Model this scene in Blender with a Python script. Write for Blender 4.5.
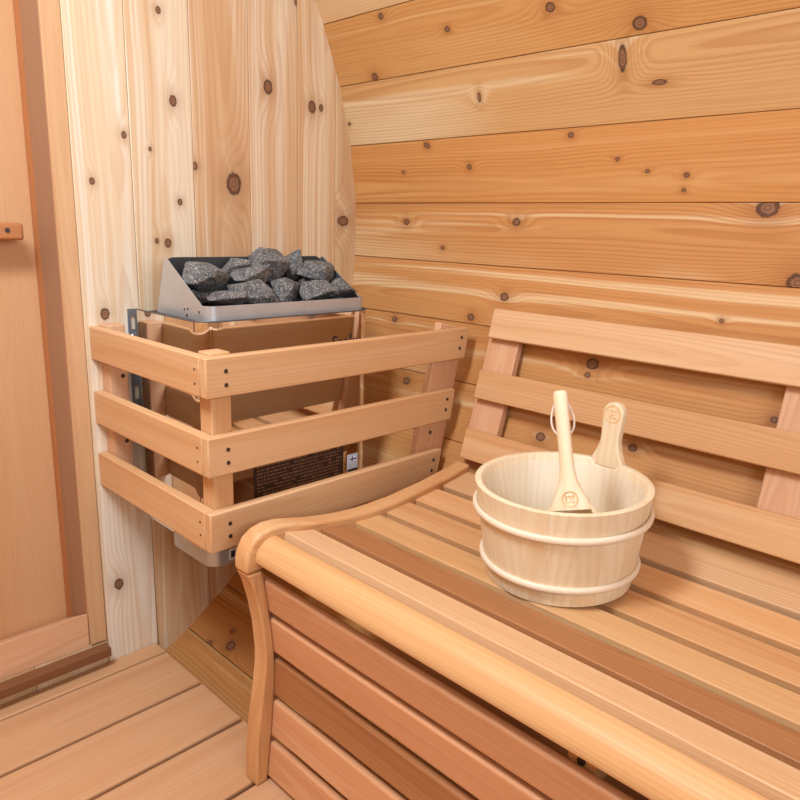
import bpy, bmesh, math, random
from mathutils import Vector, Matrix, noise

for o in list(bpy.data.objects):
    bpy.data.objects.remove(o)
SC = bpy.context.scene
COL = SC.collection

# ------------------------------------------------------------------ camera
F_PX, YAW, PITCH, ROLL = 718.5, 0.79126, 0.23655, 0.030016
CAM = Vector((-0.169, -1.32, 0.0224))          # origin: barrel axis on the end wall, y = 0 end wall, z = 0 axis height
fw = Vector((math.sin(YAW) * math.cos(PITCH), math.cos(YAW) * math.cos(PITCH), -math.sin(PITCH)))
r0 = Vector((math.cos(YAW), -math.sin(YAW), 0))
u0 = r0.cross(fw)
rt = math.cos(ROLL) * r0 + math.sin(ROLL) * u0
up = -math.sin(ROLL) * r0 + math.cos(ROLL) * u0
cd = bpy.data.cameras.new('camera')
cam = bpy.data.objects.new('camera', cd)
COL.objects.link(cam)
cam.matrix_world = Matrix(((rt.x, up.x, -fw.x, CAM.x), (rt.y, up.y, -fw.y, CAM.y), (rt.z, up.z, -fw.z, CAM.z), (0, 0, 0, 1)))
cd.sensor_width = 36
cd.lens = 36 * F_PX / 800
cd.clip_start = 0.02
SC.camera = cam

# ------------------------------------------------------------------ light
SC.view_settings.view_transform = 'Standard'
SC.view_settings.look = 'None'
SC.view_settings.gamma = 1
SC.view_settings.use_curve_mapping = False
SC.view_settings.exposure = 0.62
W = bpy.data.worlds.new('daylight')
SC.world = W
W.use_nodes = True
W.node_tree.nodes['Background'].inputs[0].default_value = (0.75, 0.87, 1.0, 1)
W.node_tree.nodes['Background'].inputs[1].default_value = 1.0


def area(name, loc, direction, sx, sy, power, color):
    l = bpy.data.lights.new(name, 'AREA')
    l.shape = 'RECTANGLE'
    l.size, l.size_y, l.energy, l.color = sx, sy, power, color
    o = bpy.data.objects.new(name, l)
    COL.objects.link(o)
    o.location = loc
    o.rotation_euler = Vector(direction).to_track_quat('-Z', 'Y').to_euler()
    return o


area('added_rear_light', (-0.10, -2.24, 0.36), (0, 1, 0.02), 1.2, 0.6, 11.0, (0.84, 0.93, 1.0))  # added area light inside the unseen rear window, lights the room from behind
area('added_overhead_light', (-0.30, -0.58, 0.895), (0.15, 0.10, -1), 0.45, 0.5, 28.0, (0.84, 0.93, 1.0))  # added overhead area light out of view, brightens the upper end wall

# ------------------------------------------------------------------ helpers


def ray(px, py):
    return fw + rt * ((px - 400) / F_PX) - up * ((py - 400) / F_PX)


def at(px, py, ax, val):
    d = ray(px, py)
    return CAM + d * ((val - CAM[ax]) / d[ax])


def at_barrel(px, py):
    d = ray(px, py)
    a = d.x ** 2 + d.z ** 2
    b = 2 * (CAM.x * d.x + CAM.z * d.z)
    c = CAM.x ** 2 + CAM.z ** 2 - 1
    return CAM + d * ((-b + math.sqrt(b * b - 4 * a * c)) / (2 * a))


def put(o, parent, M):
    COL.objects.link(o)
    if parent is not None:
        o.parent = parent
        q = parent
        B = Matrix.Identity(4)
        while q is not None:
            B = q.matrix_basis @ B
            q = q.parent
        o.matrix_basis = B.inverted() @ M
    else:
        o.matrix_basis = M
    return o


def thing(name, label, cat=None, loc=(0, 0, 0), group=None, kind=None):
    o = bpy.data.objects.new(name, None)
    o.empty_display_size = 0.05
    put(o, None, Matrix.Translation(loc))
    o['label'] = label
    if cat:
        o['category'] = cat
    if group:
        o['group'] = group
    if kind:
        o['kind'] = kind
    return o


def frame(loc, ex, ez):
    ex = Vector(ex).normalized()
    ez = Vector(ez)
    ez = (ez - ex * ez.dot(ex)).normalized()
    ey = ez.cross(ex)
    l = Vector(loc)
    return Matrix(((ex.x, ey.x, ez.x, l.x), (ex.y, ey.y, ez.y, l.y), (ex.z, ey.z, ez.z, l.z), (0, 0, 0, 1)))


def finish(bm, name, mat, parent, M, smooth=False, angle=35):
    bmesh.ops.recalc_face_normals(bm, faces=bm.faces[:])
    me = bpy.data.meshes.new(name)
    bm.to_mesh(me)
    bm.free()
    me.materials.append(mat)
    if smooth:
        for p in me.polygons:
            p.use_smooth = True
        me.set_sharp_from_angle(angle=math.radians(angle))
    o = bpy.data.objects.new(name, me)
    return put(o, parent, M)


def prism_bm(poly, depth, axis='Z', bevel=0.0, seg=2, curved=False):
    """poly in XY extruded along Z (axis Z) or poly in YZ extruded along X (axis X), centred."""
    bm = bmesh.new()
    h = depth / 2
    if axis == 'Z':
        lo = [bm.verts.new((a, b, -h)) for a, b in poly]
        hi = [bm.verts.new((a, b, h)) for a, b in poly]
    else:
        lo = [bm.verts.new((-h, a, b)) for a, b in poly]
        hi = [bm.verts.new((h, a, b)) for a, b in poly]
    n = len(poly)
    bm.faces.new(lo)
    bm.faces.new(hi)
    for i in range(n):
        bm.faces.new((lo[i], lo[(i + 1) % n], hi[(i + 1) % n], hi[i]))
    bmesh.ops.recalc_face_normals(bm, faces=bm.faces[:])
    if bevel > 0:
        ed = [e for e in bm.edges if len(e.link_faces) == 2 and e.calc_face_angle(0) > 0.6]
        res = bmesh.ops.bevel(bm, geom=ed, offset=bevel, segments=seg, profile=0.5, affect='EDGES', clamp_overlap=True)
        new = set(res['faces'])
        for f in bm.faces:
            f.smooth = f in new or (curved and len(f.verts) == 4)
        for e in bm.edges:
            if len(e.link_faces) == 2 and (e.link_faces[0] in new) != (e.link_faces[1] in new):
                e.smooth = False
    return bm


def prism(name, poly, depth, mat, parent, M, axis='Z', bevel=0.0, seg=2):
    return finish(prism_bm(poly, depth, axis, bevel, seg, len(poly) > 9), name, mat, parent, M)


def plank(name, L, w, t, mat, parent, M, bevel=0.002, seg=2):
    return prism(name, [(-L / 2, -w / 2), (L / 2, -w / 2), (L / 2, w / 2), (-L / 2, w / 2)], t, mat, parent, M, 'Z', bevel, seg)


def tube_bm(pts, rad, sides=8, closed=False, bm=None):
    bm = bm or bmesh.new()
    pts = [Vector(p) for p in pts]
    n = len(pts)
    rings = []
    prev = None
    for i, p in enumerate(pts):
        a = pts[(i - 1) % n] if (closed or i > 0) else p
        b = pts[(i + 1) % n] if (closed or i < n - 1) else p
        d = (b - a).normalized()
        if prev is None:
            prev = d.orthogonal().normalized()
        x = (prev - d * prev.dot(d)).normalized()
        prev = x
        y = d.cross(x)
        r = rad[i] if isinstance(rad, (list, tuple)) else rad
        rings.append([bm.verts.new(p + (x * math.cos(2 * math.pi * k / sides) + y * math.sin(2 * math.pi * k / sides)) * r) for k in range(sides)])
    m = n if closed else n - 1
    for i in range(m):
        A, B = rings[i], rings[(i + 1) % n]
        for k in range(sides):
            bm.faces.new((A[k], A[(k + 1) % sides], B[(k + 1) % sides], B[k]))
    if not closed:
        bm.faces.new(rings[0])
        bm.faces.new(rings[-1])
    return bm


def lathe_bm(prof, n=48, bm=None, a0=0.0, a1=2 * math.pi, closed=True):
    bm = bm or bmesh.new()
    full = abs(a1 - a0 - 2 * math.pi) < 1e-6
    m = n if full else n + 1
    rings = []
    for i in range(m):
        a = a0 + (a1 - a0) * i / n
        rings.append([bm.verts.new((r * math.cos(a), r * math.sin(a), z)) for r, z in prof])
    k = len(prof)
    for i in range(n):
        A, B = rings[i], rings[(i + 1) % m]
        for j in range(k if closed else k - 1):
            bm.faces.new((A[j], A[(j + 1) % k], B[(j + 1) % k], B[j]))
    if not full and closed:
        bm.faces.new(rings[0])
        bm.faces.new(rings[-1])
    return bm


# ------------------------------------------------------------------ materials
class NT:
    def __init__(s, name):
        s.m = bpy.data.materials.new(name)
        s.m.use_nodes = True
        s.t = s.m.node_tree
        s.b = s.t.nodes['Principled BSDF']

    def n(s, kind, **kw):
        o = s.t.nodes.new(kind)
        for k, v in kw.items():
            setattr(o, k, v)
        return o

    def link(s, a, b):
        s.t.links.new(a, b)

    def inp(s, sock, v):
        if isinstance(v, (int, float)):
            sock.default_value = v
        elif isinstance(v, (tuple, list)):
            sock.default_value = v if len(v) == len(sock.default_value) else tuple(v) + (1,)
        else:
            s.link(v, sock)

    def math(s, op, a, b=None, c=None, clamp=False):
        o = s.n('ShaderNodeMath', operation=op, use_clamp=clamp)
        s.inp(o.inputs[0], a)
        if b is not None:
            s.inp(o.inputs[1], b)
        if c is not None:
            s.inp(o.inputs[2], c)
        return o.outputs[0]

    def vec(s, x, y, z):
        o = s.n('ShaderNodeCombineXYZ')
        for i, v in enumerate((x, y, z)):
            s.inp(o.inputs[i], v)
        return o.outputs[0]

    def noise(s, v, scale=1.0, detail=2.0, rough=0.5):
        o = s.n('ShaderNodeTexNoise')
        s.link(v, o.inputs['Vector'])
        o.inputs['Scale'].default_value = scale
        o.inputs['Detail'].default_value = detail
        o.inputs['Roughness'].default_value = rough
        return o.outputs['Fac']

    def mix(s, f, a, b, mode='MIX'):
        o = s.n('ShaderNodeMix', data_type='RGBA', blend_type=mode)
        s.inp(o.inputs['Factor'], f)
        s.inp(o.inputs['A'], a)
        s.inp(o.inputs['B'], b)
        return o.outputs['Result']

    def smooth(s, v, lo, hi, a=0.0, b=1.0):
        o = s.n('ShaderNodeMapRange', interpolation_type='SMOOTHSTEP')
        s.inp(o.inputs['Value'], v)
        for i, q in enumerate((lo, hi, a, b)):
            o.inputs[1 + i].default_value = q
        return o.outputs[0]


def lin(r, g, b):
    f = lambda c: (c / 255 / 12.92) if c / 255 <= 0.04045 else ((c / 255 + 0.055) / 1.055) ** 2.4
    return (f(r), f(g), f(b), 1)


def cedar_tone(c, sat=1.06, k=(0.715, 0.715, 0.70)):
    l = 0.3 * c[0] + 0.6 * c[1] + 0.1 * c[2]
    return tuple((l + (c[i] - l) * sat) * k[i] for i in range(3)) + (1,)


def wood(name, base, light, dark, knots=(), ring=0.006, ring_amt=0.35, sap=0.5, seed=0.0, rough=0.5, var=0.10, streak_amt=0.22, ramp_sap=(0.42, 0.68), tilt=0.05, tone=None):
    """Cedar, grain along local X. knots: (x, y, size) or (x, y, size, elongation) in local metres."""
    T = NT(name)
    base, light, dark = (cedar_tone(q, *(tone or ())) for q in (base, light, dark))
    tc = T.n('ShaderNodeTexCoord')
    sp = T.n('ShaderNodeSeparateXYZ')
    T.link(tc.outputs['Object'], sp.inputs[0])
    x, y, z = sp.outputs
    rnd = T.n('ShaderNodeObjectInfo').outputs['Random']
    off = T.math('MULTIPLY_ADD', rnd, 61.0, seed)
    xo = T.math('ADD', x, off)
    # knots push the grain aside
    push = None
    core = None
    halo = None
    for k in knots:
        kx, ky, ks = k[:3]
        el = k[3] if len(k) > 3 else 1.25
        dx = T.math('MULTIPLY', T.math('SUBTRACT', x, kx), 1 / (ks * el))
        dy = T.math('MULTIPLY', T.math('SUBTRACT', y, ky), 1 / ks)
        d2 = T.math('MULTIPLY_ADD', dx, dx, T.math('MULTIPLY', dy, dy))
        e2 = T.math('MULTIPLY_ADD', T.math('MULTIPLY', dx, 0.30), T.math('MULTIPLY', dx, 0.30), T.math('MULTIPLY', T.math('MULTIPLY', dy, dy), 0.40))
        g = T.math('MULTIPLY', T.math('EXPONENT', T.math('MULTIPLY', e2, -1.0)), ks * 1.4)
        h = T.math('EXPONENT', T.math('MULTIPLY', d2, -0.28))
        push = g if push is None else T.math('ADD', push, g)
        core = d2 if core is None else T.math('MINIMUM', core, d2)
        halo = h if halo is None else T.math('MAXIMUM', halo, h)
    wob = T.noise(T.vec(T.math('MULTIPLY', xo, 2.2), T.math('MULTIPLY', y, 9.0), z), 1.0, 2.0)
    yo = T.math('ADD', T.math('ADD', y, T.math('MULTIPLY_ADD', rnd, 0.08, -0.04)), T.math('MULTIPLY_ADD', wob, 0.016, -0.008))
    zc = T.math('ADD', T.math('MULTIPLY_ADD', T.noise(T.vec(T.math('MULTIPLY', xo, 1.3), 3.7, off), 1.0, 1.0), tilt, 0.004), z)
    v = T.math('SQRT', T.math('MULTIPLY_ADD', yo, yo, T.math('MULTIPLY', zc, zc)))
    if push is not None:
        v = T.math('ADD', v, push)
    fr = T.math('FRACT', T.math('MULTIPLY', v, 1 / ring))
    late = T.math('MULTIPLY', T.smooth(fr, 0.25, 0.86), T.smooth(fr, 0.88, 1.0, 1.0, 0.0))
    fade = T.noise(T.vec(T.math('MULTIPLY', xo, 1.5), T.math('MULTIPLY', y, 16.0), z), 1.0, 1.0)
    late = T.math('MULTIPLY', late, T.smooth(fade, 0.3, 0.75, 0.35, 1.0))
    broad = T.noise(T.vec(T.math('MULTIPLY', xo, 0.55), T.math('MULTIPLY', T.math('ADD', T.math('ADD', v, y), off), 22.0), T.math('MULTIPLY', z, 6.0)), 1.0, 2.5, 0.6)
    fine = T.noise(T.vec(T.math('MULTIPLY', xo, 5.0), T.math('MULTIPLY', yo, 330.0), T.math('MULTIPLY', z, 330.0)), 1.0, 2.0, 0.6)
    c = T.mix(T.math('MULTIPLY', T.smooth(broad, *ramp_sap), sap), base, light)
    c = T.mix(T.math('MULTIPLY', T.smooth(broad, 0.46, 0.25), 0.45), c, dark)
    c = T.mix(T.math('MULTIPLY', late, ring_amt), c, dark)
    c = T.mix(T.math('MULTIPLY', T.smooth(fine, 0.48, 0.75), streak_amt), c, dark)
    vv = T.math('MULTIPLY_ADD', rnd, 2 * var, 1 - var)
    hs = T.n('ShaderNodeHueSaturation')
    T.link(c, hs.inputs['Color'])
    T.link(vv, hs.inputs['Value'])
    c = hs.outputs['Color']
    if core is not None:
        wn = T.noise(T.vec(T.math('MULTIPLY', x, 160), T.math('MULTIPLY', y, 160), 1.0), 1.0, 2.0)
        cw = T.math('MULTIPLY_ADD', T.math('SUBTRACT', wn, 0.5), 0.45, T.math('MULTIPLY', T.math('SQRT', core), 1.22))
        c = T.mix(T.math('MULTIPLY', halo, 0.45), c, (dark[0] * 0.62, dark[1] * 0.50, dark[2] * 0.42, 1))
        rings = T.math('FRACT', T.math('MULTIPLY', cw, 2.6))
        kc = T.mix(rings, lin(150, 108, 78), lin(96, 64, 46))
        kc = T.mix(T.smooth(cw, 0.6, 0.95), kc, lin(60, 37, 27))
        c = T.mix(T.smooth(cw, 1.2, 0.85), c, kc)
    T.link(c, T.b.inputs['Base Color'])
    T.b.inputs['Roughness'].default_value = rough
    T.b.inputs['Specular IOR Level'].default_value = 0.35
    bp = T.n('ShaderNodeBump')
    bp.inputs['Strength'].default_value = 0.12
    bp.inputs['Distance'].default_value = 0.002
    T.link(fine, bp.inputs['Height'])
    T.link(bp.outputs[0], T.b.inputs['Normal'])
    return T.m


def plain(name, col, rough=0.5, metal=0.0, spec=0.5, noise_amt=0.0, scale=(60, 60, 60), noise_rough=0.0, bump=0.0):
    T = NT(name)
    T.b.inputs['Roughness'].default_value = rough
    T.b.inputs['Metallic'].default_value = metal
    T.b.inputs['Specular IOR Level'].default_value = spec
    tc = T.n('ShaderNodeTexCoord')
    mp = T.n('ShaderNodeMapping')
    T.link(tc.outputs['Object'], mp.inputs[0])
    mp.inputs['Scale'].default_value = scale
    f = T.noise(mp.outputs[0], 1.0, 3.0, 0.6)
    d = tuple(q * (1 - noise_amt) for q in col[:3]) + (1,)
    T.link(T.mix(f, d, col), T.b.inputs['Base Color'])
    if noise_rough:
        T.link(T.math('MULTIPLY_ADD', f, noise_rough, rough - noise_rough / 2), T.b.inputs['Roughness'])
    if bump:
        bp = T.n('ShaderNodeBump')
        bp.inputs['Strength'].default_value = bump
        bp.inputs['Distance'].default_value = 0.001
        T.link(f, bp.inputs['Height'])
        T.link(bp.outputs[0], T.b.inputs['Normal'])
    return T.m


def stone_mat():
    T = NT('granite')
    tc = T.n('ShaderNodeTexCoord')
    a = T.noise(tc.outputs['Object'], 55.0, 4.0, 0.7)
    b = T.noise(tc.outputs['Object'], 420.0, 3.0, 0.7)
    vo = T.n('ShaderNodeTexVoronoi')
    T.link(tc.outputs['Object'], vo.inputs['Vector'])
    vo.inputs['Scale'].default_value = 520.0
    sep = T.n('ShaderNodeSeparateColor')
    T.link(vo.outputs['Color'], sep.inputs[0])
    c = T.mix(T.smooth(a, 0.35, 0.7), lin(74, 77, 82), lin(118, 114, 109))
    c = T.mix(T.math('MULTIPLY', T.smooth(sep.outputs[0], 0.7, 0.95), 0.55), c, lin(190, 186, 180))
    c = T.mix(T.math('MULTIPLY', T.smooth(sep.outputs[1], 0.6, 0.9), 0.7), c, lin(38, 39, 43))
    T.link(c, T.b.inputs['Base Color'])
    T.b.inputs['Roughness'].default_value = 0.75
    bp = T.n('ShaderNodeBump')
    bp.inputs['Strength'].default_value = 0.6
    bp.inputs['Distance'].default_value = 0.002
    T.link(T.math('ADD', a, T.math('MULTIPLY', b, 0.6)), bp.inputs['Height'])
    T.link(bp.outputs[0], T.b.inputs['Normal'])
    return T.m


# cedar palettes: base, light sapwood, dark latewood
STAVE = (lin(222, 165, 108), lin(248, 214, 168), lin(186, 116, 66))
ENDW = (lin(236, 200, 156), lin(252, 232, 204), lin(214, 160, 110))
BENCH = (lin(232, 180, 130), lin(246, 208, 166), lin(204, 142, 94))
PINK = (lin(234, 184, 146), lin(244, 206, 174), lin(206, 148, 112))
DARKC = (lin(188, 130, 88), lin(208, 154, 108), lin(146, 92, 58))
FENCE = (lin(234, 186, 140), lin(244, 208, 168), lin(206, 148, 102))
FLOORC = (lin(220, 170, 128), lin(232, 188, 152), lin(194, 138, 102))
PINE = (lin(244, 224, 194), lin(250, 236, 214), lin(224, 178, 122))
M_BENCH = wood('cedar_bench', *BENCH, ring=0.004, ring_amt=0.42, streak_amt=0.3)
M_BENCH2 = wood('cedar_bench_golden', lin(234, 184, 132), lin(246, 208, 162), lin(208, 148, 96), ring=0.005, ring_amt=0.4, streak_amt=0.3)
M_PALE = wood('cedar_pale', lin(238, 194, 150), lin(248, 214, 176), lin(212, 156, 108), ring=0.0045, ring_amt=0.42, streak_amt=0.3, var=0.05)
M_PINK = wood('cedar_pink', *PINK, ring=0.0035, ring_amt=0.38, sap=0.4, streak_amt=0.3)
M_SKIRT = wood('cedar_skirt', lin(230, 172, 130), lin(240, 192, 152), lin(202, 138, 98), ring=0.004, ring_amt=0.35, sap=0.4, var=0.07, streak_amt=0.3)
M_DARK = wood('cedar_brown', *DARKC, ring=0.004, ring_amt=0.45, sap=0.4, var=0.04)
M_FENCE = wood('cedar_fence', *FENCE, ring=0.004, ring_amt=0.3, sap=0.5, streak_amt=0.24, var=0.04)
M_FLOOR = wood('cedar_floor', *FLOORC, ring=0.005, ring_amt=0.26, sap=0.4, streak_amt=0.22, var=0.05, rough=0.55)
M_STAVE = wood('cedar_stave', *STAVE, ring=0.006)
M_DOOR = wood('cedar_door', lin(222, 172, 128), lin(234, 190, 148), lin(200, 144, 102), ring=0.004, ring_amt=0.15, sap=0.35, streak_amt=0.2, var=0.03)
M_JAMB = wood('cedar_jamb', lin(182, 140, 112), lin(198, 156, 128), lin(154, 112, 86), ring=0.003, ring_amt=0.2, sap=0.3)
M_STOP = wood('cedar_orange', lin(204, 138, 92), lin(216, 154, 108), lin(176, 110, 68), ring=0.003, ring_amt=0.2, sap=0.3)
M_LEDGE = wood('cedar_walnut', lin(140, 92, 62), lin(158, 110, 78), lin(112, 70, 46), ring=0.003, ring_amt=0.25, sap=0.3, var=0.02)
M_PINE = wood('pine_bucket', *PINE, tone=(1.0, (0.83, 0.83, 0.79)), ring=0.011, ring_amt=0.32, sap=0.3, streak_amt=0.12, var=0.03, rough=0.45, tilt=0.03)
M_MIRROR = plain('polished_stainless', (0.80, 0.78, 0.76, 1), 0.045, 1.0)
M_GALV = plain('galvanised_steel', (0.60, 0.62, 0.64, 1), 0.34, 0.6, noise_amt=0.25, scale=(35, 35, 35), noise_rough=0.12)
M_TRAYIN = plain('grey_steel_inside', (0.16, 0.17, 0.18, 1), 0.45, 0.6, noise_amt=0.2)
M_BLACK = plain('black_steel', (0.02, 0.02, 0.02, 1), 0.5, 0.3)
M_ZINC = plain('zinc_bracket', (0.30, 0.31, 0.33, 1), 0.35, 0.6, noise_amt=0.2)
M_SCREW = plain('dark_screw', (0.05, 0.035, 0.028, 1), 0.5, 0.4)
M_CHROME = plain('chrome', (0.8, 0.8, 0.82, 1), 0.12, 1.0)
M_STONE = stone_mat()
M_INK = plain('ink_dark', lin(40, 34, 40), 0.5)
M_LABEL = plain('rating_label_brown', lin(52, 32, 24), 0.35)
M_LABELT = plain('rating_label_print', lin(128, 92, 66), 0.4)
M_STICKER = plain('sticker_grey', lin(196, 202, 212), 0.4)
M_BLUE = plain('sticker_blue', lin(20, 50, 130), 0.4)
M_WHITE = plain('sticker_white', lin(235, 235, 235), 0.4)
M_BURN = plain('burnt_stamp', lin(222, 170, 100), 0.6)
M_CORD = plain('cotton_cord', lin(238, 230, 220), 0.8)
M_ADDED_LAMP = plain('added_lamp_housing', lin(230, 225, 215), 0.5)


def liner_mat():
    T = NT('clear_plastic_liner')
    T.b.inputs['Base Color'].default_value = (0.95, 0.93, 0.92, 1)
    T.b.inputs['Roughness'].default_value = 0.2
    T.b.inputs['Alpha'].default_value = 0.08
    return T.m


M_LINER = liner_mat()

# ------------------------------------------------------------------ barrel shell
R = 1.0
Y_BACK = -2.30
ZF = -0.8545
wr = thing('wall_right', 'curved barrel wall of horizontal cedar staves behind the bench', loc=(0.7, -1.1, -0.7), kind='structure')
wl = thing('wall_left', 'curved barrel wall of horizontal cedar staves beside the door', loc=(-0.7, -1.1, -0.7), kind='structure')
ce = thing('ceiling', 'curved cedar stave ceiling at the top of the barrel', loc=(0, -1.1, 1.0), kind='structure')

joints = [4.2 - 6.956 * i for i in range(13, 0, -1)] + [4.2]
pu = (360 - 13 * 6.956) / 37
joints += [4.2 + pu * k for k in range(1, 37)]
# knots of the staves, by pixel: (px, py, radius in m)
SK = [(375, 77, .009), (381, 16, .007), (350, 124, .005), (428, 146, .006), (571, 135, .006), (640, 23, .012), (551, 7, .009), (448, 29, .006),
      (407, 222, .008), (517, 222, .009), (618, 159, .004), (648, 171, .004), (687, 175, .005), (684, 190, .004), (426, 145, .006), (470, 167, .006),
      (404, 172, .004), (768, 208, .016), (798, 283, .016), (505, 297, .010), (722, 321, .004), (395, 319, .008), (407, 381, .010), (593, 364, .012),
      (588, 375, .006), (541, 437, .010), (633, 448, .008), (471, 317, .009), (623, 58, .024, .35), (480, 97, .010, .5), (660, 82, .005, 3.0),
      (443, 248, .005), (210, 643, .007), (231, 646, .012), (233, 632, .006), (775, 420, .006)]
LS = 2.34 + 0.12
for i, a0 in enumerate(joints):
    a1 = joints[(i + 1) % len(joints)] + (360 if i == len(joints) - 1 else 0)
    am = math.radians((a0 + a1) / 2)
    half = math.radians((a1 - a0) / 2)
    ca, sa = math.cos(am), math.sin(am)
    din = math.cos(half)
    wi = math.sin(half) - 0.0004
    To = 0.036
    wo = wi + To * math.tan(half) + 0.0007
    # local X along -world y, local Z pointing inward
    M = frame((ca * din, -LS / 2 + 0.12, sa * din), (0, -1, 0), (-ca, 0, -sa))
    Mi = M.inverted()
    kn = []
    for k in SK:
        p = at_barrel(k[0], k[1])
        th = math.degrees(math.atan2(p.z, p.x))
        if (a0 if a0 > -90 else a0) <= th < a1:
            q = Mi @ p
            kn.append((q.x, q.y, k[2], k[3] if len(k) > 3 else 1.2))
    deg = (a0 + a1) / 2
    vis = -70 < deg < 45
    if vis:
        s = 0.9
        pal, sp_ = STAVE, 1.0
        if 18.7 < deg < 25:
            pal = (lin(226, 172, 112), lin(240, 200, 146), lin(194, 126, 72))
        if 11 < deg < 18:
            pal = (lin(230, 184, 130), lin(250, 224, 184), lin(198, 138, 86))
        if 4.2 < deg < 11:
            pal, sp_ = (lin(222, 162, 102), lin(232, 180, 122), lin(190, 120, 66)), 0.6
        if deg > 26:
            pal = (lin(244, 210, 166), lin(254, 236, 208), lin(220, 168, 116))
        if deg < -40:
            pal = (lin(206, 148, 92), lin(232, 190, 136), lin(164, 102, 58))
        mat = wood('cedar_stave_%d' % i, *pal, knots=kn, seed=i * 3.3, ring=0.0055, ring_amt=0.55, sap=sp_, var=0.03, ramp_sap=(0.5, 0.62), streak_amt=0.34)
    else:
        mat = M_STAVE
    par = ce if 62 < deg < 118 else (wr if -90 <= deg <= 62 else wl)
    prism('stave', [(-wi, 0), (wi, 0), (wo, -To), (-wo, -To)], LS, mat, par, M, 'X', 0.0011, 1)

# ------------------------------------------------------------------ end wall with door opening
we = thing('wall_end', 'flat end wall of vertical knotty cedar boards behind the heater', loc=(0.6, 0.0, -0.86), kind='structure')
EK = [(158, 10, .006), (173, 101, .009), (124, 135, .006), (92, 181, .006), (150, 149, .004), (195, 166, .007), (234, 184, .020), (268, 87, .013),
      (312, 107, .012), (321, 108, .007), (343, 221, .020, .7), (180, 202, .006), (157, 241, .005), (168, 243, .008), (105, 314, .010), (119, 584, .011), (297, 2, .008)]
RC = 1.002


def arcz(x):
    return math.sqrt(max(RC * RC - x * x, 0))


def end_board(x0, x1, mat_fn, zb=None, zt=None):
    n = 8
    xs = [x0 + (x1 - x0) * k / n for k in range(n + 1)]
    top = [(x, min(arcz(x), zt) if zt is not None else arcz(x)) for x in xs]
    bot = [(x, max(-arcz(x), zb) if zb is not None else -arcz(x)) for x in xs]
    xm = (x0 + x1) / 2
    M = frame((xm, 0.014, 0), (0, 0, 1), (0, -1, 0))      # local X up, local Z towards the room, local Y = -world x ... see poly
    Mi = M.inverted()
    poly = []
    for (x, z) in bot + top[::-1]:
        q = Mi @ Vector((x, 0.014, z))
        if not poly or (Vector((q.x, q.y)) - Vector(poly[-1])).length > 1e-5:
            poly.append((q.x, q.y))
    if (Vector(poly[0]) - Vector(poly[-1])).length < 1e-5:
        poly.pop()
    kn = []
    for k in EK:
        p = at(k[0], k[1], 1, 0)
        if x0 <= p.x < x1:
            q = Mi @ p
            kn.append((q.x, q.y, k[2], k[3] if len(k) > 3 else 1.3))
    prism('board', poly, 0.028, mat_fn(kn), we, M, 'Z', 0.0013, 1)


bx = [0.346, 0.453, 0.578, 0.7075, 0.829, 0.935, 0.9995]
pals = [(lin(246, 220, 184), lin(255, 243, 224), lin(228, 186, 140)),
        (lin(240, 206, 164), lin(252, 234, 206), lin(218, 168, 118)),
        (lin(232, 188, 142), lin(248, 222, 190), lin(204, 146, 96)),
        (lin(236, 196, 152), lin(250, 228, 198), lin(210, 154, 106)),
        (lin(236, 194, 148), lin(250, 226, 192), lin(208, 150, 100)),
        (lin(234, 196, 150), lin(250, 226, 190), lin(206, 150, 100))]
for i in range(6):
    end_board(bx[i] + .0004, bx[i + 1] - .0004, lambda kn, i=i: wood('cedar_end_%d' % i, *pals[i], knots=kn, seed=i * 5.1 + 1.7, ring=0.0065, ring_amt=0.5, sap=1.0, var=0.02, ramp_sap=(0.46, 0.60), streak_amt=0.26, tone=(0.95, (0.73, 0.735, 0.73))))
M_TRIM = (lambda kn: wood('cedar_end_trim', lin(226, 182, 140), lin(240, 206, 168), lin(204, 150, 106), knots=kn, ring=0.005, ring_amt=0.25, sap=0.4, var=0.02))
M_ENDG = wood('cedar_end_general', *ENDW, ring=0.006, ring_amt=0.35, sap=0.7)
for i in range(6):
    end_board(-bx[i + 1] + .0004, -bx[i] - .0004, lambda kn: M_ENDG)
M_TRIM = M_TRIM(())
for i in range(5):
    xa = -0.3458 + i * 0.13832
    end_board(xa + .0004, xa + .13832 - .0004, lambda kn: M_ENDG, zt=-0.803)
    end_board(xa + .0004, xa + .13832 - .0004, lambda kn: M_ENDG, zb=0.80)

# rear wall behind the camera, with an unseen window added to light the room
wb = thing('wall_back', 'cedar board wall at the other end of the barrel with an added window', loc=(0, Y_BACK, -0.86), kind='structure')
NB = 15
for i in range(NB):
    xa, xb = -0.99 + i * 0.132, -0.99 + (i + 1) * 0.132
    segs = [(None, None)]
    if abs((xa + xb) / 2) < 0.66:
        segs = [(-9, -0.16), (0.66, 9)]
    for lo, hi in segs:
        xs = [xa + .0004 + (xb - xa - .0008) * k / 6 for k in range(7)]
        pl = [(x, max(-arcz(x), lo) if lo is not None else -arcz(x)) for x in xs] + [(x, min(arcz(x), hi) if hi is not None else arcz(x)) for x in xs[::-1]]
        M = frame(((xa + xb) / 2, Y_BACK, 0), (0, 0, 1), (0, 1, 0))
        Mi = M.inverted()
        prism('board', [tuple((Mi @ Vector((x, Y_BACK, z)))[:2]) for x, z in pl], 0.028, M_ENDG, wb, M, 'Z', 0.002, 1)
wn = thing('added_window_1', 'wide unseen window with a cedar frame, added in the far end wall for light', loc=(0, Y_BACK, -0.16), kind='structure')
for zc, in ((-0.14,), (0.64,)):
    plank('added_window_frame', 1.32, 0.05, 0.05, M_FENCE, wn, frame((0, Y_BACK + .005, zc), (1, 0, 0), (0, 1, 0)))
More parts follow.
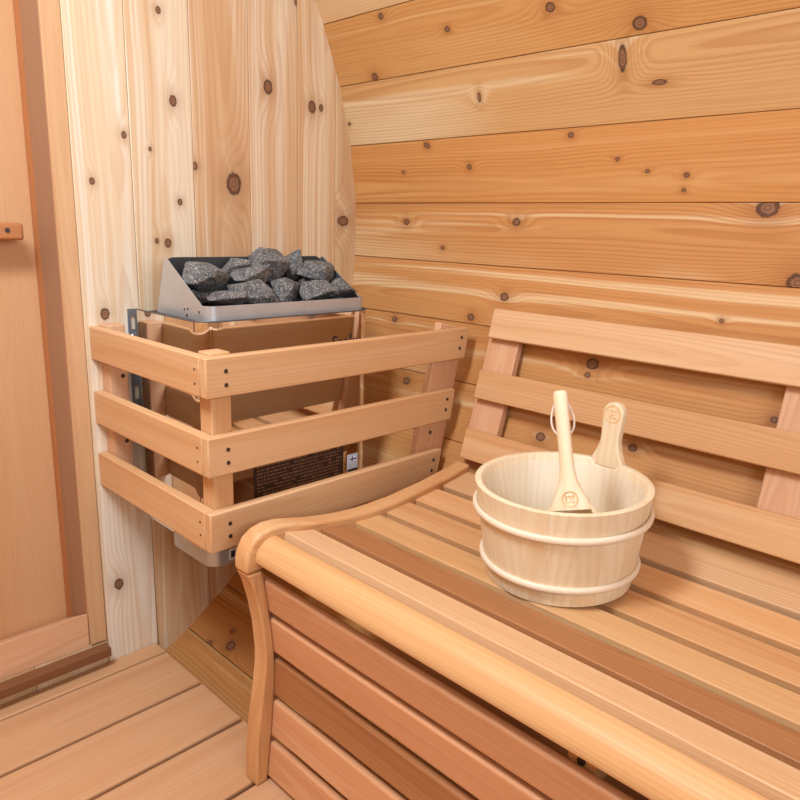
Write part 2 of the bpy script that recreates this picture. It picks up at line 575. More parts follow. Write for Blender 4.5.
for xc in (-0.64, 0.64):
    plank('added_window_frame', 0.73, 0.05, 0.05, M_FENCE, wn, frame((xc, Y_BACK + .005, 0.25), (0, 0, 1), (0, 1, 0)))
GL = NT('added_window_glass')
GL.b.inputs['Base Color'].default_value = (0.9, 0.95, 1, 1)
GL.b.inputs['Roughness'].default_value = 0.02
GL.b.inputs['Alpha'].default_value = 0.15
plank('pane', 1.23, 0.73, 0.006, GL.m, wn, frame((0, Y_BACK - .01, 0.25), (1, 0, 0), (0, 1, 0)), 0.0005, 1)

# unseen overhead lamp, added with its area light to brighten the room
cl = thing('added_ceiling_lamp', 'long flat unseen lamp added under the top of the barrel for light', 'lamp', (-0.30, -0.58, 0.91))
plank('housing', 0.54, 0.49, 0.02, M_ADDED_LAMP, cl, frame((-0.303, -0.582, 0.912), (0, 1, 0), (0.15, 0.10, -1)), 0.004)

# ------------------------------------------------------------------ floor
fl = thing('floor', 'floor of wide cedar boards laid across the barrel', loc=(0, -1.1, ZF), kind='structure')
FK = {1: [(0.0, 0.0)]}
yb = [(0.0, -0.0425)] + [(-0.0475 - .1447 * k, -0.0475 - .1447 * k - .1365) for k in range(15)]
for i, (ya, yc) in enumerate(yb):
    plank('plank', 0.897, ya - yc, 0.036, M_FLOOR, fl, frame((0.0005, (ya + yc) / 2, ZF - 0.018), (1, 0, 0), (0, 0, 1)), 0.0035)

# ------------------------------------------------------------------ door
dr = thing('door_1', 'recessed cedar door with jamb, sill and wooden handle', loc=(0, 0.1, ZF), kind='structure')
YP = 0.1225
for sx in (1, -1):
    plank('casing', 1.615, 0.0330, 0.006, M_TRIM, dr, frame((sx * 0.3291, 0.003, -0.0015), (0, 0, 1), (0, -1, 0)), 0.001)
for i in range(4):
    xa = 0.330 - 0.165 * (i + 1)
    plank('door_board', 1.66, 0.1646, 0.035, M_DOOR, dr, frame((xa + 0.0825, YP + 0.0175, 0.02), (0, 0, 1), (0, -1, 0)), 0.0012)
for sx in (1, -1):
    plank('jamb', 1.62, 0.0845, 0.02, M_JAMB, dr, frame((sx * 0.3225, 0.0065 + .0423, -0.005), (0, 0, 1), (-sx, 0, 0)), 0.0015)
    plank('door_stop', 1.62, 0.030, 0.02, M_STOP, dr, frame((sx * 0.3235, 0.107, -0.005), (0, 0, 1), (-sx, 0, 0)), 0.001)
MSL = frame((0, 0.06, -0.78), (1, 0, 0), (0, -1, 0))
MSI = MSL.inverted()
prism('sill', [tuple((MSI @ Vector((0, y, z)))[1:]) for y, z in ((-.0005, -.7335), (-.0005, -.8060), (.1215, -.8060), (.1215, -.7960))], 0.6235, M_PINK, dr, MSL, 'X', 0.002)
plank('ledge', 0.686, 0.026, 0.019, M_LEDGE, dr, frame((0, -0.0133, -0.8190), (1, 0, 0), (0, 0, 1)), 0.002)
plank('lintel', 0.6235, 0.05, 0.122, M_PINK, dr, frame((0, 0.0585, 0.78), (1, 0, 0), (0, -1, 0)), 0.003)
hd = plank('handle', 0.22, 0.030, 0.026, M_STOP, dr, frame((0.172, 0.085, -0.0055), (1, 0, 0), (0, -1, 0)), 0.005, 3)
for xx in (0.09, 0.255):
    plank('standoff', 0.03, 0.024, 0.024, M_STOP, hd, frame((xx, 0.1095, -0.0055), (1, 0, 0), (0, -1, 0)), 0.002)
    finish(tube_bm([(0, 0, 0), (0, 0, 0.0015)], 0.0042, 12), 'screw', M_SCREW, hd, frame((xx, 0.0722, -0.0035), (1, 0, 0), (0, -1, 0)))

# ------------------------------------------------------------------ bench
bn = thing('sauna_bench', 'long slatted cedar bench with rounded front edge and boarded skirt', 'bench', (0.62, -0.489, ZF))
YB0, YB1 = -0.489, -2.20
top_prof = [(.3625, -.482), (.3625, -.466), (.366, -.449), (.375, -.434), (.389, -.424), (.408, -.4195), (.432, -.4205), (.458, -.426), (.489, -.433), (.525, -.4395), (.562, -.444),
            (.60, -.4465), (.637, -.447), (.67, -.446), (.70, -.4435), (.763, -.4375), (.82, -.429), (.872, -.4205)]
bot_prof = [(.868, -.452), (.763, -.468), (.70, -.474), (.637, -.478), (.60, -.478), (.562, -.476), (.489, -.466), (.44, -.456), (.42, -.4535), (.403, -.459), (.395, -.470), (.394, -.482)]


def zx_prism(name, poly, y0, y1, mat, parent, bevel, length_along='x', seg=2):
    """profile in world xz, extruded in y; grain along x or z."""
    cx = sum(p[0] for p in poly) / len(poly)
    cz = sum(p[1] for p in poly) / len(poly)
    yc = (y0 + y1) / 2
    if length_along == 'x':
        M = frame((cx, yc, cz), (1, 0, 0), (0, -1, 0))
    else:
        M = frame((cx, yc, cz), (0, 0, 1), (0, -1, 0))
    Mi = M.inverted()
    pl = [tuple((Mi @ Vector((x, yc, z)))[:2]) for x, z in poly]
    return prism(name, pl, abs(y1 - y0), mat, parent, M, 'Z', bevel, seg)


zx_prism('end_rail', top_prof + bot_prof, -0.489, -0.456, M_BENCH, bn, 0.005, seg=3)


def zprof(x):
    pts = top_prof[5:]
    for (xa, za), (xb, zb) in zip(pts, pts[1:]):
        if xa <= x <= xb:
            return za + (zb - za) * (x - xa) / (xb - xa)
    return pts[-1][1]


# nose slat: rounded over
nose = [(.4155, -.4330), (.409, -.4315), (.397, -.4345), (.387, -.4415), (.380, -.451), (.3775, -.460), (.3790, -.467), (.3845, -.4695), (.392, -.468), (.396, -.463), (.402, -.457), (.410, -.4535), (.4155, -.4535)]
cx = sum(p[0] for p in nose) / len(nose)
cz = sum(p[1] for p in nose) / len(nose)
MN = frame((cx, (YB0 + YB1) / 2, cz), (0, -1, 0), (0, 0, 1))
Mi = MN.inverted()
prism('seat_slat', [tuple((Mi @ Vector((x, (YB0 + YB1) / 2, z)))[1:]) for x, z in nose], YB0 - YB1, M_BENCH2, bn, MN, 'X', 0.0012, 2)
sl = [(.432, .4875, M_PALE), (.5025, .5595, M_DARK), (.5745, .6315, M_BENCH2), (.6465, .7035, M_BENCH), (.7185, .777, M_BENCH), (.7925, .864, M_PALE)]
for xa, xb, mt in sl:
    za, zb = zprof(xa) - .0115, zprof(xb) - .0115
    ang = Vector((xb - xa, 0, zb - za))
    nrm = Vector((-(zb - za), 0, xb - xa)).normalized()
    c = Vector(((xa + xb) / 2, (YB0 + YB1) / 2, (za + zb) / 2)) - nrm * 0.0085
    plank('seat_slat', YB0 - YB1, ang.length, 0.017, mt, bn, frame(c, (0, -1, 0), nrm), 0.0018, 2)
# cross joists under the slats
jo = [(x, z - .0300) for x, z in top_prof if .42 < x < .87]
jpoly = [(.4125, -.475)] + jo + [(.86, -.50), (.70, -.53), (.56, -.53), (.4125, -.520)]
for y0 in (-1.003, -1.70):
    jst = zx_prism('joist', jpoly, y0, y0 - .034, M_BENCH, bn, 0.002)
    finish(tube_bm([(0, 0, 0), (0, 0, 0.002)], 0.0048, 12), 'screw', M_SCREW, jst, frame((.4128, y0 - .017, -.499), (0, 1, 0), (-1, 0, 0)))
# leg
lf = [(.373, -.8545), (.374, -.80), (.3795, -.743), (.388, -.690), (.393, -.650), (.3935, -.625), (.389, -.575), (.3815, -.535), (.372, -.500), (.364, -.483)]
lb = [(.391, -.483), (.3965, -.515), (.405, -.575), (.4105, -.625), (.4115, -.655), (.410, -.69), (.404, -.765), (.3975, -.82), (.394, -.8545)]
leg = zx_prism('leg', lf + lb, -0.489, -0.457, M_BENCH, bn, 0.0035, 'z', seg=3)
leg2 = leg.copy()
COL.objects.link(leg2)
leg2.matrix_basis = Matrix.Translation((0, -1.60, 0)) @ leg.matrix_basis
# skirt boards behind the legs
lbp = lb[::-1]


def xback(z):
    for (xa, za), (xb, zb) in zip(lbp, lbp[1:]):
        if za <= z <= zb:
            return xa + (xb - xa) * (z - za) / (zb - za)
    return lbp[-1][0] if z > lbp[-1][1] else lbp[0][0]


sk = [(-.502, -.5575, M_SKIRT), (-.570, -.630, M_SKIRT), (-.6425, -.7025, M_DARK), (-.715, -.775, M_SKIRT), (-.7875, -.848, M_SKIRT)]
for zt, zb, mt in sk:
    xt, xb = xback(zt), xback(zb)
    e = Vector((xt - xb, 0, zt - zb))
    nrm = Vector((-(zt - zb), 0, xt - xb)).normalized()
    c = Vector(((xt + xb) / 2, (-.4575 - 2.18) / 2, (zt + zb) / 2)) - nrm * 0.0072
    plank('skirt_board', 2.18 - .4575, e.length, 0.0140, mt, bn, frame(c, (0, -1, 0), nrm), 0.004, 3)

# ------------------------------------------------------------------ backrest
br = thing('backrest', 'slatted cedar backrest of three rails leaning on the barrel wall', 'backrest', (0.93, -1.3, -0.42))
A = Vector((.954, 0, -.126))
B = Vector((.870, 0, -.413))
e = (A - B).normalized()
nb = Vector((-e.z, 0, e.x))          # towards the room
tot = (A - B).length
YR0, YR1 = -0.460, -2.15
for (z0, z1, mt, kn) in [(-.126, -.182, 'r1', ()), (-.243, -.298, 'r2', ()), (-.356, -.413, 'r3', ())]:
    f0 = (A.z - z0) / (A.z - B.z)
    f1 = (A.z - z1) / (A.z - B.z)
    p0, p1 = A - e * tot * f0, A - e * tot * f1
    c = (p0 + p1) / 2 - nb * 0.009
    c.y = (YR0 + YR1) / 2
    mt = {'r1': M_PALE, 'r2': M_BENCH, 'r3': M_BENCH}[mt]
    plank('back_rail', YR0 - YR1, (p0 - p1).length, 0.0175, mt, br, frame(c, (0, -1, 0), nb), 0.0022)
for ya, yc in ((-.451, -.523), (-.998, -1.070), (-1.75, -1.822)):
    c = (A + B) / 2 - nb * (0.0185 + 0.008) - e * 0.002
    c.y = (ya + yc) / 2
    plank('back_post', tot + 0.0, ya - yc, 0.016, M_PINK, br, frame(c, e, nb), 0.002)

# ------------------------------------------------------------------ heater guard
gd = thing('heater_guard', 'three-rail cedar guard fence around the sauna heater', 'guard fence', (0.6, -0.2, -0.475))
zr = [(-.170, -.231), (-.291, -.353), (-.411, -.475)]
xr = [(.949, .935), (.912, .902), (.880, .866)]


def screw(parent, p, n, rad=0.0034):
    finish(tube_bm([(0, 0, -0.0005), (0, 0, 0.0006)], rad, 10), 'screw', M_SCREW, parent, frame(p, Vector(n).orthogonal(), n))


for (zt, zb), (xt, xb) in zip(zr, xr):
    ra = zx_prism('front_rail', [(.354, zb), (xb, zb), (xt, zt), (.354, zt)], -0.407, -0.3895, M_FENCE, gd, 0.0022)
    for dz in (.022, .043):
        screw(ra, (.388, -.4071, zt - dz), (0, -1, 0))
        screw(ra, (xt - (xt - xb) * dz / .062 - .020, -.4071, zt - dz + .004), (0, -1, 0))
    rl = plank('side_rail', 0.3885, zt - zb, 0.0175, M_FENCE, gd, frame((.354 + .00875, -.3890 / 2 - .0003, (zt + zb) / 2), (0, -1, 0), (-1, 0, 0)), 0.0022)
    for dz in (.020, .042):
        screw(rl, (.3539, -.376, zt - dz), (-1, 0, 0), 0.0018)
plank('post', 0.309, 0.035, 0.034, M_FENCE, gd, frame((.3725 + .0172, -.372, -.3215), (0, 0, 1), (0, -1, 0)), 0.002)
pb = plank('post', 0.309, 0.035, 0.034, M_PINK, gd, frame((.3725 + .0172, -.0175, -.3215), (0, 0, 1), (0, -1, 0)), 0.002)
for z in (-.262, -.388):
    screw(pb, (.397, -.0348, z), (0, -1, 0), 0.004)
# leaning post on the barrel side
PA, PB = Vector((.918, -.3805, -.166)), Vector((.853, -.3805, -.452))
ep = (PA - PB).normalized()
po = plank('leaning_post', (PA - PB).length, 0.076, 0.0165, M_PINK, gd, frame((PA + PB) / 2, ep, (0, -1, 0)), 0.002)
screw(po, (.862, -.3890, -.377), (0, -1, 0), 0.004)

# ------------------------------------------------------------------ heater
ht = thing('sauna_heater', 'polished stainless electric sauna heater with an open stone tray', 'heater', (0.61, -0.15, -0.575))
HX0, HX1, HY0, HY1 = .428, .812, -.270, -.040


def rrect(x0, x1, y0, y1, r, seg=8, corners=(1, 1, 1, 1)):
    """counter-clockwise from the corner (x0,y0)"""
    out = []
    for (cx_, cy_, a0, on, px, py) in ((x0 + r, y0 + r, 180, corners[0], x0, y0), (x1 - r, y0 + r, 270, corners[1], x1, y0), (x1 - r, y1 - r, 0, corners[2], x1, y1), (x0 + r, y1 - r, 90, corners[3], x0, y1)):
        if on:
            for k in range(seg + 1):
                a = math.radians(a0 + 90 * k / seg)
                out.append((cx_ + r * math.cos(a), cy_ + r * math.sin(a)))
        else:
            out.append((px, py))
    return out


def sheet(name, path, z0f, z1f, th, mat, parent, org, closed=False):
    """thin wall following path (xy), from z0f(i) to z1f(i), thickness inward"""
    bm = bmesh.new()
    n = len(path)
    P = [Vector((p[0], p[1])) for p in path]
    rows = []
    for i in range(n):
        a = P[i - 1] if (closed or i > 0) else P[i]
        b = P[(i + 1) % n] if (closed or i < n - 1) else P[i]
        d = (b - a).normalized()
        nn = Vector((-d.y, d.x)) * th
        o_, i_ = P[i], P[i] + nn
        rows.append([bm.verts.new(Vector((q.x, q.y, z)) - Vector(org)) for q, z in ((o_, z0f(i)), (o_, z1f(i)), (i_, z1f(i)), (i_, z0f(i)))])
    for i in range(n if closed else n - 1):
        A_, B_ = rows[i], rows[(i + 1) % n]
        for j in range(4):
            bm.faces.new((A_[j], B_[j], B_[(j + 1) % 4], A_[(j + 1) % 4]))
    if not closed:
        bm.faces.new(rows[0])
        bm.faces.new(rows[-1])
    return finish(bm, name, mat, parent, Matrix.Translation(org), True, 40)


HO = (0.61, -0.15, -0.35)
rp = rrect(HX0, HX1, HY0, HY1, .028)
# open at the back: start at back-left, go down left side, front, right side
body_path = [(HX0, HY1)] + rrect(HX0, HX1, HY0, HY1, .040, 12, (1, 1, 0, 0))[:-2] + [(HX1, HY1)]
sheet('mantle', body_path, lambda i: -.548, lambda i: -.140, .002, M_MIRROR, ht, HO)
plank('back_plate', 0.378, 0.40, 0.002, M_GALV, ht, frame((.620, HY1 + .001, -.346), (1, 0, 0), (0, -1, 0)), 0.0003, 1)
# dark top deck just below the rim
prism('deck', rrect(HX0 + .004, HX1 - .004, HY0 + .004, HY1 - .003, .037, 8), 0.003, M_BLACK, ht, Matrix.Translation((0, 0, -.1445)), 'Z', 0)
finish(tube_bm([(x, y, 0) for x, y in body_path], .0016, 6), 'rim', M_TRAYIN, ht, Matrix.Translation((0, 0, -.1395)), True)
# base box
bsx = prism('base_box', rrect(HX0 + .004, HX1 - .03, HY0 + .002, HY0 + .155, .026, 8), 0.036, M_GALV, ht, Matrix.Translation((0, 0, -.562)), 'Z', 0.002, 2)
st = plank('terminal_label', 0.026, 0.022, 0.0008, M_STICKER, bsx, frame((.482, HY0 + .0014, -.562), (1, 0, 0), (0, -1, 0)), 0.0001, 1)
for dx in (-.006, .006):
    plank('label_mark', 0.008, 0.013, 0.0004, M_INK, bsx, frame((.482 + dx, HY0 + .0008, -.562), (1, 0, 0), (0, -1, 0)), 0, 1)
# stone tray: front lip, slanted sides, tall back
TX0, TX1, TY0, TY1 = .453, .808, -.250, -.062
TZF, TZB = -.1165, -.0425
YTB, YTT = -.066, -.108        # the back plate leans into the room: foot and top
tp = [(TX0, -.200), (TX0, -.215)] + rrect(TX0, TX1, TY0, TY1, .018, 6, (1, 1, 0, 0))[:-2] + [(TX1, -.215), (TX1, -.200)]
tr = sheet('stone_tray', tp, lambda i: -.156, lambda i: TZF, .0015, M_GALV, ht, (0.61, -.15, -.14))
side = [(YTB, -.156), (YTT + .004, TZB - .008), (YTT + .001, TZB - .002), (YTT - .004, TZB), (YTT - .010, TZB - .003), (-.230, TZF), (-.230, -.156)]
for xx, mt, nm, th in ((TX0 + .0004, M_GALV, 'tray_side', .0012), (TX1 - .0004, M_GALV, 'tray_side', .0012), (TX0 + .0018, M_TRAYIN, 'tray_cheek', .0010), (TX1 - .0018, M_TRAYIN, 'tray_cheek', .0010)):
    bm = bmesh.new()
    vs = [[bm.verts.new((dx, y + .15, z + .14 - (.0012 if nm == 'tray_cheek' else 0))) for y, z in side] for dx in (-th / 2, th / 2)]
    bm.faces.new(vs[0]); bm.faces.new(vs[1])
    m_ = len(side)
    for k in range(m_):
        bm.faces.new((vs[0][k], vs[0][(k + 1) % m_], vs[1][(k + 1) % m_], vs[1][k]))
    finish(bm, nm, mt, tr, Matrix.Translation((xx, -.15, -.14)))
bkl = Vector((0, YTT - YTB, TZB + .156)).length
bkw = (TX1 - TX0) / 2 - .001
bko = [(0, -bkw), (bkl - .012, -bkw), (bkl - .004, -bkw + .004), (bkl, -bkw + .014), (bkl, bkw - .014), (bkl - .004, bkw - .004), (bkl - .012, bkw), (0, bkw)]
MB_ = frame(((TX0 + TX1) / 2, YTB, -.156), (0, YTT - YTB, TZB + .156), (0, -1, -.3))
prism('tray_back', bko, .0015, M_TRAYIN, tr, MB_, 'Z', 0)
for k in range(15):
    finish(tube_bm([(TX0 + .004, 0, 0), (TX1 - .004, 0, 0)], .0022, 6), 'grate_bar', M_BLACK, tr, Matrix.Translation((0, TY0 + .012 + k * .0095, -.128)))
for yy, zz, rr in ((-.172, -.128, .002), (-.184, -.126, .002), (-.180, -.138, .0028), (-.222, -.128, .002)):
    finish(tube_bm([(0, 0, 0), (0, 0, .0008)], rr, 8), 'rivet_hole', M_SCREW, tr, frame((TX0 - .0002, yy, zz), (0, 1, 0), (-1, 0, 0)))
# wordmark on the mantle
fc = bpy.data.curves.new('wordmark', 'FONT')
fc.body = 'Saaku'
fc.size = 0.033
fc.extrude = 0.0002
fc.offset = 0.0003
tmp = bpy.data.objects.new('tmp', fc)
COL.objects.link(tmp)
bpy.context.view_layer.update()
wm_me = bpy.data.meshes.new_from_object(tmp.evaluated_get(bpy.context.evaluated_depsgraph_get()))
bpy.data.objects.remove(tmp)
wm_me.materials.clear()
wm_me.materials.append(M_INK)
put(bpy.data.objects.new('wordmark', wm_me), ht, frame((.704, HY0 - .0006, -.2075), (1, 0, 0), (0, -1, 0)))
# rating label and round sticker
rl = plank('rating_label', 0.212, 0.150, 0.001, M_LABEL, ht, frame((.629, HY0 - .0006, -.445), (1, 0, 0), (0, -1, 0)), 0.0002, 1)
bm = bmesh.new()
random.seed(5)
for row in range(21):
    zz = .069 - row * .0067
    xx = -.100
    while xx < .098:
        w = random.uniform(.003, .012)
        if xx + w > .101:
            break
        if random.random() < .9:
            h2 = random.uniform(.0009, .0016)
            v = [bm.verts.new((xx, zz - h2, 0)), bm.verts.new((xx + w, zz - h2, 0)), bm.verts.new((xx + w, zz + h2, 0)), bm.verts.new((xx, zz + h2, 0))]
            bm.faces.new(v)
        xx += w + .0022
pt = finish(bm, 'label_print', M_LABELT, rl, frame((.629, HY0 - .0013, -.445), (1, 0, 0), (0, -1, 0)))
pt['kind'] = 'stuff'
stk = plank('origin_sticker', 0.027, 0.056, 0.0008, M_STICKER, ht, frame((.760, HY0 - .0005, -.459), (1, 0, 0), (0, -1, 0)), 0.0002, 1)
plank('flag_field', 0.015, 0.0105, 0.0003, M_WHITE, stk, frame((.761, HY0 - .0010, -.441), (1, 0, 0), (0, -1, 0)), 0, 1)
plank('flag_bar', 0.015, 0.003, 0.0003, M_BLUE, stk, frame((.761, HY0 - .0012, -.441), (1, 0, 0), (0, -1, 0)), 0, 1)
plank('flag_bar', 0.003, 0.0105, 0.0003, M_BLUE, stk, frame((.7585, HY0 - .0012, -.441), (1, 0, 0), (0, -1, 0)), 0, 1)
plank('sticker_band', 0.027, 0.024, 0.0003, M_INK, stk, frame((.760, HY0 - .0010, -.474), (1, 0, 0), (0, -1, 0)), 0, 1)
# wall bracket: slotted steel strip, left of the mantle
for (z0, z1) in ((-.145, -.345),):
    w, hgt = .019, z1 - z0
    bk = thing_b = None
    bm = bmesh.new()
    xs = [.4275, .4325, .4415, .4465]
    zs = [-.143, -.156, -.182, -.215, -.292, -.318, -.352]
    holes = {(1, 1), (1, 4)}
    vt = {}
    for d in (0, 1):
        for i, x in enumerate(xs):
            for j, z in enumerate(zs):
                vt[d, i, j] = bm.verts.new((x - .437, (-.0025 if d else 0) , z + .25))
    for i in range(3):
        for j in range(6):
            if (i, j) in holes:
                for (a, b) in (((i, j), (i + 1, j)), ((i + 1, j), (i + 1, j + 1)), ((i + 1, j + 1), (i, j + 1)), ((i, j + 1), (i, j))):
                    bm.faces.new((vt[(0,) + a], vt[(0,) + b], vt[(1,) + b], vt[(1,) + a]))
            else:
                for d in (0, 1):
                    bm.faces.new((vt[d, i, j], vt[d, i + 1, j], vt[d, i + 1, j + 1], vt[d, i, j + 1]))
    def edge(a, b):
        bm.faces.new((vt[(0,) + a], vt[(0,) + b], vt[(1,) + b], vt[(1,) + a]))
    for j in range(6):
        edge((0, j), (0, j + 1)); edge((3, j), (3, j + 1))
    for i in range(3):
        edge((i, 0), (i + 1, 0)); edge((i, 6), (i + 1, 6))
    bk = finish(bm, 'wall_bracket', M_ZINC, ht, Matrix.Translation((.437, -.0005, -.25)))
    bk2 = plank('bracket_arm', 0.20, 0.0365, 0.002, M_ZINC, ht, frame((.4455, -.0215, -.25), (0, 0, 1), (-1, 0, 0)), 0.0003, 1)
    for z in (-.195, -.332):
        finish(tube_bm([(0, 0, 0), (0, 0, .003), (0, 0, .0045)], [.0065, .006, .003], 12), 'bolt', M_CHROME, bk, frame((.437, -.003, z), (1, 0, 0), (0, -1, 0)), True)

# ------------------------------------------------------------------ stones
SL = ['grey angular sauna stone lying against the slanted left tray side', 'flat grey sauna stone tilted up against the tray back', 'largest blocky grey sauna stone rising above the tray back',
      'narrow upright grey sauna stone wedged beside the largest one', 'brownish wedge shaped sauna stone resting on the right of the pile', 'grey sauna stone half buried in the middle of the pile',
      'long dark grey sauna stone lying along the front of the pile', 'thin flat grey sauna stone lying alone on the grate', 'rounded grey sauna stone between two larger front stones',
      'broad dark grey sauna stone sitting behind the front lip', 'small dark sauna stone overhanging the right tray corner']
ST = [(181, 228, 262, 294, -.158, .06, 12), (213, 252, 259, 275, -.135, .045, -14), (252, 286, 249, 283, -.135, .06, 5), (286, 299, 249, 280, -.120, .045, 4), (297, 333, 261, 284, -.150, .055, -8),
      (231, 274, 267, 288, -.165, .045, -6), (227, 283, 280, 305, -.200, .05, 16), (202, 251, 291, 304, -.217, .04, 4), (272, 301, 278, 304, -.200, .05, 0), (299, 338, 280, 303, -.205, .05, 5), (330, 361, 280, 300, -.212, .05, 14)]


def stone(idx, a, b, c, d, y, dep, rotdeg, label, seed, center=None, size=None):
    if center is None:
        m = at((a + b) / 2, (c + d) / 2, 1, y)
        w = (at(b, (c + d) / 2, 1, y) - at(a, (c + d) / 2, 1, y)).x * 0.93
        h = (at((a + b) / 2, c, 1, y) - at((a + b) / 2, d, 1, y)).z * 1.05
    else:
        m, (w, h) = Vector(center), size
    rng = random.Random(seed)
    bm = bmesh.new()
    pts = []
    for k in range(14):
        v = Vector((rng.gauss(0, 1), rng.gauss(0, 1), rng.gauss(0, 1))).normalized()
        # push to a boxy shape
        mx = max(abs(v.x), abs(v.y), abs(v.z))
        v = v.lerp(v / mx, 0.35) * rng.uniform(.85, 1.05)
        pts.append(v)
    vs = [bm.verts.new(p) for p in pts]
    r = bmesh.ops.convex_hull(bm, input=vs)
    junk = [g for g in r['geom_interior'] if isinstance(g, bmesh.types.BMVert)] + [g for g in r.get('geom_unused', []) if isinstance(g, bmesh.types.BMVert)]
    bmesh.ops.delete(bm, geom=list(set(junk)), context='VERTS')
    bmesh.ops.bevel(bm, geom=bm.edges[:], offset=0.05, segments=1, affect='EDGES', clamp_overlap=True)
    bmesh.ops.triangulate(bm, faces=bm.faces[:])
    bmesh.ops.subdivide_edges(bm, edges=bm.edges[:], cuts=1)
    # normalise the extents
    for ax, s in ((0, w), (1, dep), (2, h)):
        lo = min(v.co[ax] for v in bm.verts)
        hi = max(v.co[ax] for v in bm.verts)
        for v in bm.verts:
            v.co[ax] = ((v.co[ax] - lo) / (hi - lo) - .5) * s
    rm = Matrix.Rotation(math.radians(rotdeg), 4, 'Y')
    for v in bm.verts:
        n = noise.noise_vector((v.co + Vector((seed, 0, 0))) * 45)
        v.co = v.co + n * 0.0022
        v.co = rm @ v.co
    o = finish(bm, 'sauna_stone', M_STONE, None, Matrix.Translation(m))
    o['label'] = label
    o['category'] = 'stone'
    o['group'] = 'stones in the heater tray'
    return o


for i, s in enumerate(ST):
    stone(i, *s, SL[i], 11 + i * 7)
for k, (x, y, z, lb) in enumerate([(.515, -.135, -.104, 'buried grey sauna stone under the flat stone tilted against the tray back'),
                                   (.68, -.165, -.106, 'buried grey sauna stone under the largest blocky stone'), (.765, -.135, -.106, 'buried grey sauna stone under the brownish wedge shaped stone')]):
    stone(20 + k, 0, 0, 0, 0, 0, .05, k * 9, lb, 101 + k * 5, (x, y, z), (.08, .04))

# ------------------------------------------------------------------ bucket
BX, BY, BZ = .6735, -.8165, -.4512
BH, BRT, BRB = .1375, .1240, .1025
bu = thing('sauna_bucket', 'pale pine stave bucket with a paddle handle standing on the bench', 'bucket', (BX, BY, BZ))
BM0 = Matrix.Translation((BX, BY, BZ)) @ Matrix.Rotation(math.radians(-2.3), 4, 'Y')      # stands on the dished seat


def br_at(z):
    return BRB + (BRT - BRB) * z / BH


NS = 20
ha = math.radians(-2)          # direction of the handle stave
TH = .0135
for k in range(NS):
    am = ha + 2 * math.pi * k / NS
    hw = math.pi / NS
    bm = bmesh.new()
    sub = 3
    ang = [am - hw + .0005 + (2 * hw - .0010) * j / sub for j in range(sub + 1)]
    M = BM0 @ Matrix.Rotation(am, 4, 'Z') @ frame((BRT - .012, 0, BH / 2), (0, 0, 1), (1, 0, 0))
    Mi = (BM0.inverted() @ M).inverted()
    top = BH
    lv = []
    for a in ang:
        for (r_, z_) in ((br_at(0), 0.0), (br_at(top) - .0022, top - .0022 + .0016), (br_at(top) - .0030, top), (br_at(top) - TH + .003, top), (br_at(top) - TH, top - .003), (br_at(0.008) - TH, 0.008), (br_at(0) - TH, 0.0)):
            lv.append(bm.verts.new(Mi @ Vector((r_ * math.cos(a), r_ * math.sin(a), z_))))
    kk = 7
    for j in range(sub):
        for q in range(kk):
            bm.faces.new((lv[j * kk + q], lv[j * kk + (q + 1) % kk], lv[(j + 1) * kk + (q + 1) % kk], lv[(j + 1) * kk + q]))
    bm.faces.new(lv[:kk])
    bm.faces.new(lv[-kk:])
    finish(bm, 'stave', M_PINE, bu, M, True, 40)
finish(lathe_bm([(0.0005, .006), (br_at(.006) - TH - .0005, .006), (br_at(.014) - TH - .0005, .014), (.0005, .014)], 40), 'bottom', M_PINE, bu, BM0)
for zc in (.0265, .1015):
    prof = []
    for k in range(10):
        a = 2 * math.pi * k / 10
        prof.append((br_at(zc) + .0022 + .0038 * math.cos(a), zc + .0052 * math.sin(a)))
    finish(lathe_bm(prof, 72), 'hoop', plain('pale_hoop', lin(226, 208, 184), 0.45, noise_amt=.05) if zc < .05 else bpy.data.materials['pale_hoop'], bu, BM0, True, 60)
# clear liner inside
pr = [(br_at(.016) - TH - .0015, .016), (br_at(BH - .012) - TH - .0012, BH - .012), (br_at(BH - .010) - TH - .0006, BH - .010), (br_at(BH - .012) - TH - .0020, BH - .012), (br_at(.016) - TH - .0022, .0165)]
finish(lathe_bm(pr, 60), 'liner', M_LINER, bu, BM0, True, 50)
# paddle handle: an outline standing on the rim, tangent plane at ha
hp = []
HB, HT = BH - .030, BH + .0735


def half_w(z):
    # z above rim
    if z < 0:
        return .026
    if z < .036:
        t = z / .036
        return .026 - (.026 - .0148) * math.sin(t * math.pi / 2)
    t = min((z - .036) / .034, 1)
    return .0148 + .0022 * t


zs = [-.010, 0.0] + [.003 * k for k in range(1, 25)]
rcap = half_w(.072)
out = [(z, half_w(z)) for z in zs]
cap = [(.072 + rcap * math.sin(math.radians(t)), rcap * math.cos(math.radians(t))) for t in range(10, 91, 10)]
side = out + cap
poly = [(z, w) for z, w in side] + [(z, -w) for z, w in side[::-1]][1:]
MH = BM0 @ Matrix.Rotation(ha, 4, 'Z') @ frame((BRT - .0075, 0, BH), Vector((.13, 0, 1)), (1, 0, -.13))
paddle = prism('paddle_handle', poly, 0.0145, M_PINE, bu, MH, 'Z', 0.003, 3)


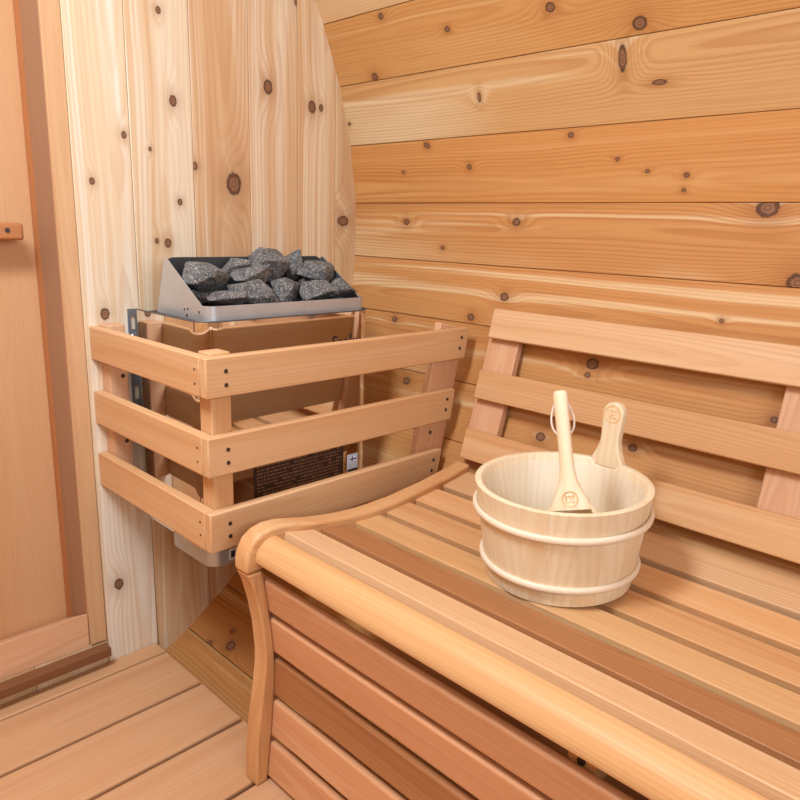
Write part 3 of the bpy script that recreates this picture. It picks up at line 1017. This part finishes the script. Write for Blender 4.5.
def stamp(parent, M, rad, seed):
    bm = bmesh.new()
    ring = [(rad * math.cos(2 * math.pi * k / 32), rad * math.sin(2 * math.pi * k / 32), 0) for k in range(32)]
    tube_bm(ring, rad * .06, 4, True, bm)
    rng = random.Random(seed)
    # small worn lettering: an upper word, and a crest of strokes below it
    for k in range(7):
        cx_ = (-.55 + k * .185) * rad
        for q in range(2):
            p = [(cx_ + rng.uniform(-.06, .06) * rad, .38 * rad + rng.uniform(-.12, .12) * rad, 0) for _ in range(3)]
            tube_bm(p, rad * .035, 4, False, bm)
    for k in range(14):
        cx_, cy_ = rng.uniform(-.6, .6) * rad, rng.uniform(-.5, .05) * rad
        p = [(cx_ + rng.uniform(-.16, .16) * rad, cy_ + rng.uniform(-.18, .18) * rad, 0) for _ in range(3)]
        tube_bm(p, rad * .04, 4, False, bm)
    return finish(bm, 'stamp', M_BURN, parent, M)


# the stamp on the face towards the bucket centre
MS = MH @ frame((.071, 0, -.00735), (0, 1, 0), (0, 0, -1))
stamp(paddle, MS, .0125, 3)

# ------------------------------------------------------------------ ladle
la = thing('sauna_ladle', 'pine ladle with a cord loop leaning inside the bucket', 'ladle', (BX, BY, BZ + .02))
# positions: the handle top and the place where the scoop meets the rim front
P_top = at(560, 391, 1, -.812)
P_low = at(571, 510, 1, -.862)
ax = (P_low - P_top).normalized()
tocam = (CAM - P_low)
ez = (tocam - ax * tocam.dot(ax)).normalized()
LM = frame(P_top, ax, ez)
L = (P_low - P_top).length
# outline in the plane: (distance from the top, half width, half thickness)
sec = [(0.0, .0070, .0060), (.002, .0088, .0078), (.006, .0095, .0085), (.03, .0095, .0088), (.06, .0092, .0088), (.085, .0092, .0085), (.105, .0098, .0085), (.120, .0122, .0085), (.132, .0165, .009), (.142, .0218, .0095), (.152, .0265, .010), (.158, .0280, .0100)]
sc = L / .158
bm = bmesh.new()
rings = []
for (d, hw, hh) in sec:
    rg = []
    for k in range(16):
        a = 2 * math.pi * k / 16
        ca_, sa_ = math.cos(a), math.sin(a)
        p = 0.8
        rg.append(bm.verts.new((d * sc, hw * math.copysign(abs(ca_) ** p, ca_), hh * math.copysign(abs(sa_) ** p, sa_))))
    rings.append(rg)
for A_, B_ in zip(rings, rings[1:]):
    for k in range(16):
        bm.faces.new((A_[k], A_[(k + 1) % 16], B_[(k + 1) % 16], B_[k]))
bm.faces.new(rings[0])
bm.faces.new(rings[-1])
hdl = finish(bm, 'handle', M_PINE, la, LM, True, 50)
# scoop: a thick round cup carrying on from the flare
cupm = LM @ frame((L + .017, 0, -.0095), (1, 0, 0), (0, 0, 1))
prof = [(.0005, -.022), (.022, -.021), (.031, -.012), (.0345, .004), (.0345, .0125), (.033, .0138), (.030, .0132), (.0285, .010), (.024, -.006), (.017, -.013), (.0005, -.015)]
finish(lathe_bm(prof, 40), 'scoop', M_PINE, la, cupm, True, 45)
stamp(hdl, LM @ frame((L - .014, 0, .0098), (0, -1, 0), (0, 0, 1)), .0100, 8)
# cord loop through the handle top
cord = []
for k in range(25):
    t = k / 24 * 2 * math.pi
    cord.append((.034 - .026 * math.cos(t), .0145 * math.sin(t) * (1.0 - .25 * math.cos(t)), -.0125))
finish(tube_bm(cord, .0014, 6, True), 'cord_loop', M_CORD, la, LM, True)
